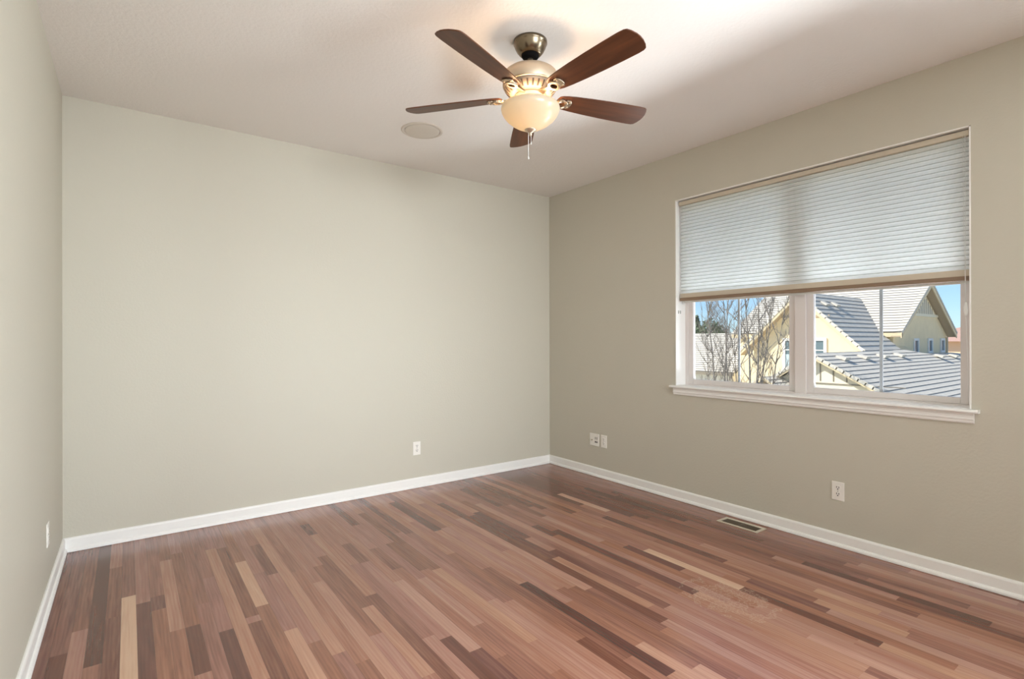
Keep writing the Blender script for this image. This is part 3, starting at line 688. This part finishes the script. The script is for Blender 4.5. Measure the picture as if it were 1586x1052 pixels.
for (y_, z_) in ((cyR, czR), (cyL, czL)):
    bm = bm_new(); board(bm, (CX, y_, z_-.03), (CX, CYA, CZA-.03), (0, 0, -1), (1, 0, 0), .20, .05); hobj('rake_board', bm, M['fascia'])
    bm = bm_new(); add_hex(bm, [(CX+.05, y_, z_-.2), (CX+.47, y_, z_-.2), (CX+.47, CYA, CZA-.2), (CX+.05, CYA, CZA-.2), (CX+.05, y_, z_-.16), (CX+.47, y_, z_-.16), (CX+.47, CYA, CZA-.16), (CX+.05, CYA, CZA-.16)]); hobj('soffit', bm, M['soffit'])
bm = bm_new(); add_box(bm, (CX+.41, 5.3, 2.20), (CX+.45, 7.45, 2.28)); hobj('trim_board', bm, M['soffit'])
house_window((CX+.45, 6.30, .63), 1.55, 1.16, '-x', house, grid=True, shade=True)
# roof vents: small raised tiles
def vent(P, U, V, N):
    P, U, V, N = Vector(P), Vector(U).normalized(), Vector(V).normalized(), Vector(N).normalized(); bm = bm_new()
    q = lambda u, v, h: P+U*u+V*v+N*h
    add_hex(bm, [q(-.17, -.12, .03), q(.17, -.12, .03), q(.17, .16, .0), q(-.17, .16, .0), q(-.17, -.12, .13), q(.17, -.12, .13), q(.17, .16, .05), q(-.17, .16, .05)])
    hobj('roof_vent', bm, M['tile'])
Vn = Vector((0, CYA-cyR, CZA-czR)); Nc = Vector((0, -Vn.z, Vn.y))
for x in (20.3, 21.3): vent((x, 5.85, CZA-(CYA-5.85)*sC+.03), (1, 0, 0), Vn, Nc)

# --- lower front wing
LX, LYA, LZA = 13.0, 3.20, .84; sF = .548; sFL = .66
fy0 = -1.6; fz0 = LZA-(LYA-fy0)*sF; V = Vector((0, LYA-fy0, LZA-fz0)); Nn = Vector((0, -V.z, V.y)).normalized(); eF = .205; n = int(V.length/eF)
VF, NF = V, Nn
def fspan(y):  # how far back a row reaches
    return 18.6 if y < 2.3 else (15.5 if y < 2.52 else (12.5 if y < 2.7 else (9.4 if y < 2.95 else 7.5)))
def fend(y): 
    pts = [(-9, 19.0), (2.25, 18.5), (2.55, 15.0), (2.72, 12.0), (2.86, 9.2), (3.2, 8.0)]
    for (a, va), (b2, vb) in zip(pts, pts[1:]):
        if a <= y <= b2: return va+(vb-va)*(y-a)/(b2-a)
    return 8.0
bm = bm_new(); eF = V.length/n
roof_rows(bm, (LX, fy0, fz0), (1, 0, 0), V, Nn, [(0, fend(fy0+i*eF*V.normalized().y), 0, fend(fy0+(i+1)*eF*V.normalized().y)) for i in range(n)], eF, th=.026)
rake_caps(bm, (LX-.02, fy0, fz0), (LX-.02, LYA, LZA), eF, (1, 0, 0), Nn, .16, .035)
hobj('lower_roof_right', bm, TILES)
bm = bm_new(); ly = 5.3; lz = LZA-(ly-LYA)*sFL; V3 = Vector((0, LYA-ly, LZA-lz)); N3 = Vector((0, V3.z, -V3.y)).normalized(); n3 = int(V3.length/eF); e3 = V3.length/n3
roof_rows(bm, (LX, ly, lz), (1, 0, 0), V3, N3, [(0, 6.6, 0, 6.6)]*n3, e3, th=.032)
rake_caps(bm, (LX-.02, ly, lz), (LX-.02, LYA, LZA), e3, (1, 0, 0), N3, .16, .035)
hobj('lower_roof_left', bm, TILES)
bm = bm_new()   # strip of roof between the lower wing and the gable end wall
add_hex(bm, [(20.5, 3.0, .3), (31.5, 2.2, .05), (31.5, 4.3, .15), (20.5, 4.3, .3), (20.5, 3.0, .66), (31.5, 2.3, .30), (31.5, 4.3, .56), (20.5, 4.3, .70)]); hobj('roof_saddle', bm, M['tile'])
bm = bm_new(); add_prism(bm, [(LX+.30, fy0+.3, GZ), (LX+.30, 4.9, GZ), (LX+.30, 4.9, LZA-(4.9-LYA)*sFL-.12), (LX+.30, LYA, LZA-.12), (LX+.30, fy0+.3, fz0+.3*sF-.12)], (6, 0, 0)); wall_bm = bm
for (y_, z_) in ((fy0, fz0), (ly, lz)):
    bm = bm_new(); board(bm, (LX, y_, z_-.03), (LX, LYA, LZA-.03), (0, 0, -1), (1, 0, 0), .10, .04); hobj('rake_board', bm, M['fascia'])
bm = wall_bm; add_box(bm, (LX+.27, .9, -.06), (LX+.30, 4.6, -.035), 1)
for k in range(9):
    y = 1.25+k*.36; top = LZA-.14-abs(y-LYA)*(sF if y < LYA else sFL)
    if top > .1: add_box(bm, (LX+.285, y-.014, .02), (LX+.30, y+.014, top), 1)
hobj('lower_wing_wall', bm, [M['siding'], M['batten']])
for x in (14.3, 15.9, 17.5, 19.1): vent((x, 2.83, LZA-(LYA-2.83)*sF+.01), (1, 0, 0), VF, NF)
for x in (22.6, 24.4, 26.4, 28.2): vent((x, 2.55, .56-(x-22)*.015), (1, 0, 0), VF, NF)
# porch gable to the left of the lower wing
bm = bm_new()
for s in (-1, 1):
    Vp = Vector((0, -s*.62, .36)); Np = Vector((0, s*.36, .62)).normalized()
    roof_rows(bm, (12.3, 4.28+s*.62, -.26), (1, 0, 0), Vp, Np, [(0, 1.4, 0, 1.4)]*4, Vp.length/4, th=.03)
hobj('porch_roof', bm, TILES)
bm = bm_new()
for s in (-1, 1): board(bm, (12.28, 4.28+s*.64, -.29), (12.28, 4.28, .09), (0, 0, -1), (1, 0, 0), .07, .03)
hobj('rake_board', bm, M['fascia'])
bm = bm_new(); add_prism(bm, [(12.5, 3.75, GZ), (12.5, 4.8, GZ), (12.5, 4.8, -.28), (12.5, 4.28, .02), (12.5, 3.75, -.28)], (1.1, 0, 0)); hobj('porch_wall', bm, M['soffit'])

# --- second house, beyond on the left
h2 = thing('neighbour_house', 'low white walled house with a wide pale tile roof behind the bare trees', 'house', (24.5, 18, GZ)); B2 = Vector((24.5, 18, GZ))
bm = bm_new(); V = Vector((5.2, 0, 2.3)); Nn = Vector((-2.3, 0, 5.2)).normalized(); n = 20
roof_rows(bm, (24.0, 12.2, -.62), (0, 1, 0), V, Nn, [(0, 16, 0, 16)]*n, V.length/n, th=.04); hobj('roof', bm, TILES, None, B2, h2)
bm = bm_new(); add_prism(bm, [(24.5, 12.6, GZ), (24.5, 12.6, -.6), (29.0, 12.6, 1.45), (34.0, 12.6, -.6), (34, 12.6, GZ)], (0, 15.2, 0)); hobj('wall', bm, M['white_ext'], None, B2, h2)
bm = bm_new(); add_box(bm, (23.95, 12.2, -.80), (24.06, 28.2, -.62)); hobj('gutter', bm, M['batten'], None, B2, h2)
bm = bm_new(); V = Vector((-5.2, 0, 2.3)); Nn = Vector((2.3, 0, 5.2)).normalized()
roof_rows(bm, (34.4, 12.2, -.62), (0, 1, 0), V, Nn, [(0, 16, 0, 16)]*n, V.length/n, th=.03); hobj('rear_roof', bm, TILES, None, B2, h2)
# --- third house, far right
h3 = thing('neighbour_house', 'distant peach house with a reddish roof at the right edge of the window', 'house', (50, 3, GZ)); B3 = Vector((50, 3, GZ))
bm = bm_new(); add_box(bm, (46, -6, GZ), (56, 12, 1.15)); hobj('wall', bm, M['peach'], None, B3, h3)
bm = bm_new(); V = Vector((0, 0, 1))
add_hex(bm, [(45.4, -6.6, 1.1), (56.6, -6.6, 1.1), (56.6, 12.6, 1.1), (45.4, 12.6, 1.1), (50.8, -1, 2.3), (51.2, -1, 2.3), (51.2, 8, 2.3), (50.8, 8, 2.3)]); hobj('roof', bm, M['tile_red'], None, B3, h3)

# --- bare trees
def bare_tree(base, label, stems, seed, h, spread, twig=5, r0=.045):
    rg = random.Random(seed); t = thing('bare_tree', label, 'tree', base, group=None)
    tb, bb = bm_new(), bm_new()
    def twigs(p, d, L_, r, lev):
        n = 4; pts = [p.copy()]; q = p.copy(); dd = d.copy()
        for i in range(n):
            dd = (dd + Vector((rg.uniform(-.22, .22), rg.uniform(-.22, .22), rg.uniform(-.05, .16)))).normalized(); q = q+dd*(L_/n); pts.append(q.copy())
        add_tube(bb, pts, [r*(1-.17*i) for i in range(n+1)], 4)
        if lev > 0:
            for i in range(1, n+1):
                for k in range(rg.choice((1, 2))):
                    nd = (dd + Vector((rg.uniform(-1, 1), rg.uniform(-1, 1), rg.uniform(-.1, .7)))*.75).normalized()
                    twigs(pts[i], nd, L_*rg.uniform(.4, .65), r*.55, lev-1)
    for (dy, lean, hs) in stems:
        d = Vector((rg.uniform(-.08, .08)*spread, lean*spread, 1)).normalized(); p = Vector((rg.uniform(-.05, .05), dy, 0)); pts = [p.copy()]; q = p.copy(); n = 12; L_ = h*hs
        for i in range(n):
            d = (d+Vector((rg.uniform(-.05, .05), rg.uniform(-.05, .05), .02))).normalized(); q = q+d*(L_/n); pts.append(q.copy())
        add_tube(tb, pts, [r0*hs*(1-.075*i) for i in range(n+1)], 6)
        for i in range(4, n+1):
            for k in range(twig if i > 5 else 1):
                nd = (d*.75+Vector((rg.uniform(-1, 1), rg.uniform(-1, 1), rg.uniform(.0, .7)))*.7).normalized()
                twigs(pts[i], nd, rg.uniform(.35, .85), r0*.24, 2 if rg.random() < .35 else 1)
    obj('trunk', tb, M['bark'], t); obj('branches', bb, M['bark'], t)
bare_tree((10.3, 4.41, GZ), 'bare grey tree with two thin trunks, leftmost outside the window', [(-.07, -.02, 1.0), (.06, .015, 1.0), (.3, .10, .72)], 3, 6.6, 1, 3)
bare_tree((7.2, 1.85, GZ), 'bushy bare tree of many upright stems in front of the cream house', [(-.12, -.04, .95), (-.03, .0, 1), (.06, .02, .95), (.14, .05, .9), (-.2, -.07, .85), (.0, .03, .8)], 9, 5.9, 1, 2)
bare_tree((11.5, 3.05, GZ), 'slender single bare sapling against the cream gable wall', [(0, 0, 1)], 5, 4.5, 1, 2, .03)

# --- evergreens beyond
def evergreen(base, label, parts, seed):
    rg = random.Random(seed); t = thing('evergreen_tree', label, 'tree', base, group=None); bm = bm_new()
    for (cx, cy2, cz, rx, rz) in parts:
        for k in range(900):
            while True:
                p = Vector((rg.uniform(-1, 1), rg.uniform(-1, 1), rg.uniform(-1, 1)))
                if .3 < p.length < 1: break
            p = Vector((cx+p.x*rx, cy2+p.y*rx, cz+p.z*rz)); s = rg.uniform(.10, .22)
            a, b2, c = [Vector((rg.uniform(-1, 1), rg.uniform(-1, 1), rg.uniform(-1, 1)))*s for _ in range(3)]
            bm.faces.new([bm.verts.new(p+a), bm.verts.new(p+b2), bm.verts.new(p+c)])
    obj('foliage', bm, M['foliage'], t)
    bm = bm_new(); top = max(q[2]+q[4]*.6 for q in parts); add_tube(bm, [(parts[0][0], parts[0][1], 0), (parts[0][0], parts[0][1], top)], [.28, .06], 8); obj('trunk', bm, M['bark'], t)
def yat(u, X): return CAM.y+(X-CAM.x)/math.tan(YAW+math.atan((u-793)/FPX))
evergreen((42, yat(1100, 42), GZ), 'broad rounded evergreen rising over the low white house roof', [(0, 0, 5.0, 1.0, 1.3), (-.2, .9, 4.7, .7, 1.0), (0, -.8, 4.7, .7, 1.0)], 1)
evergreen((44, yat(1080, 44), GZ), 'narrow pointed evergreen at the left edge of the window view', [(0, 0, 4.7, .45, 1.7), (0, .1, 6.1, .2, .7)], 2)
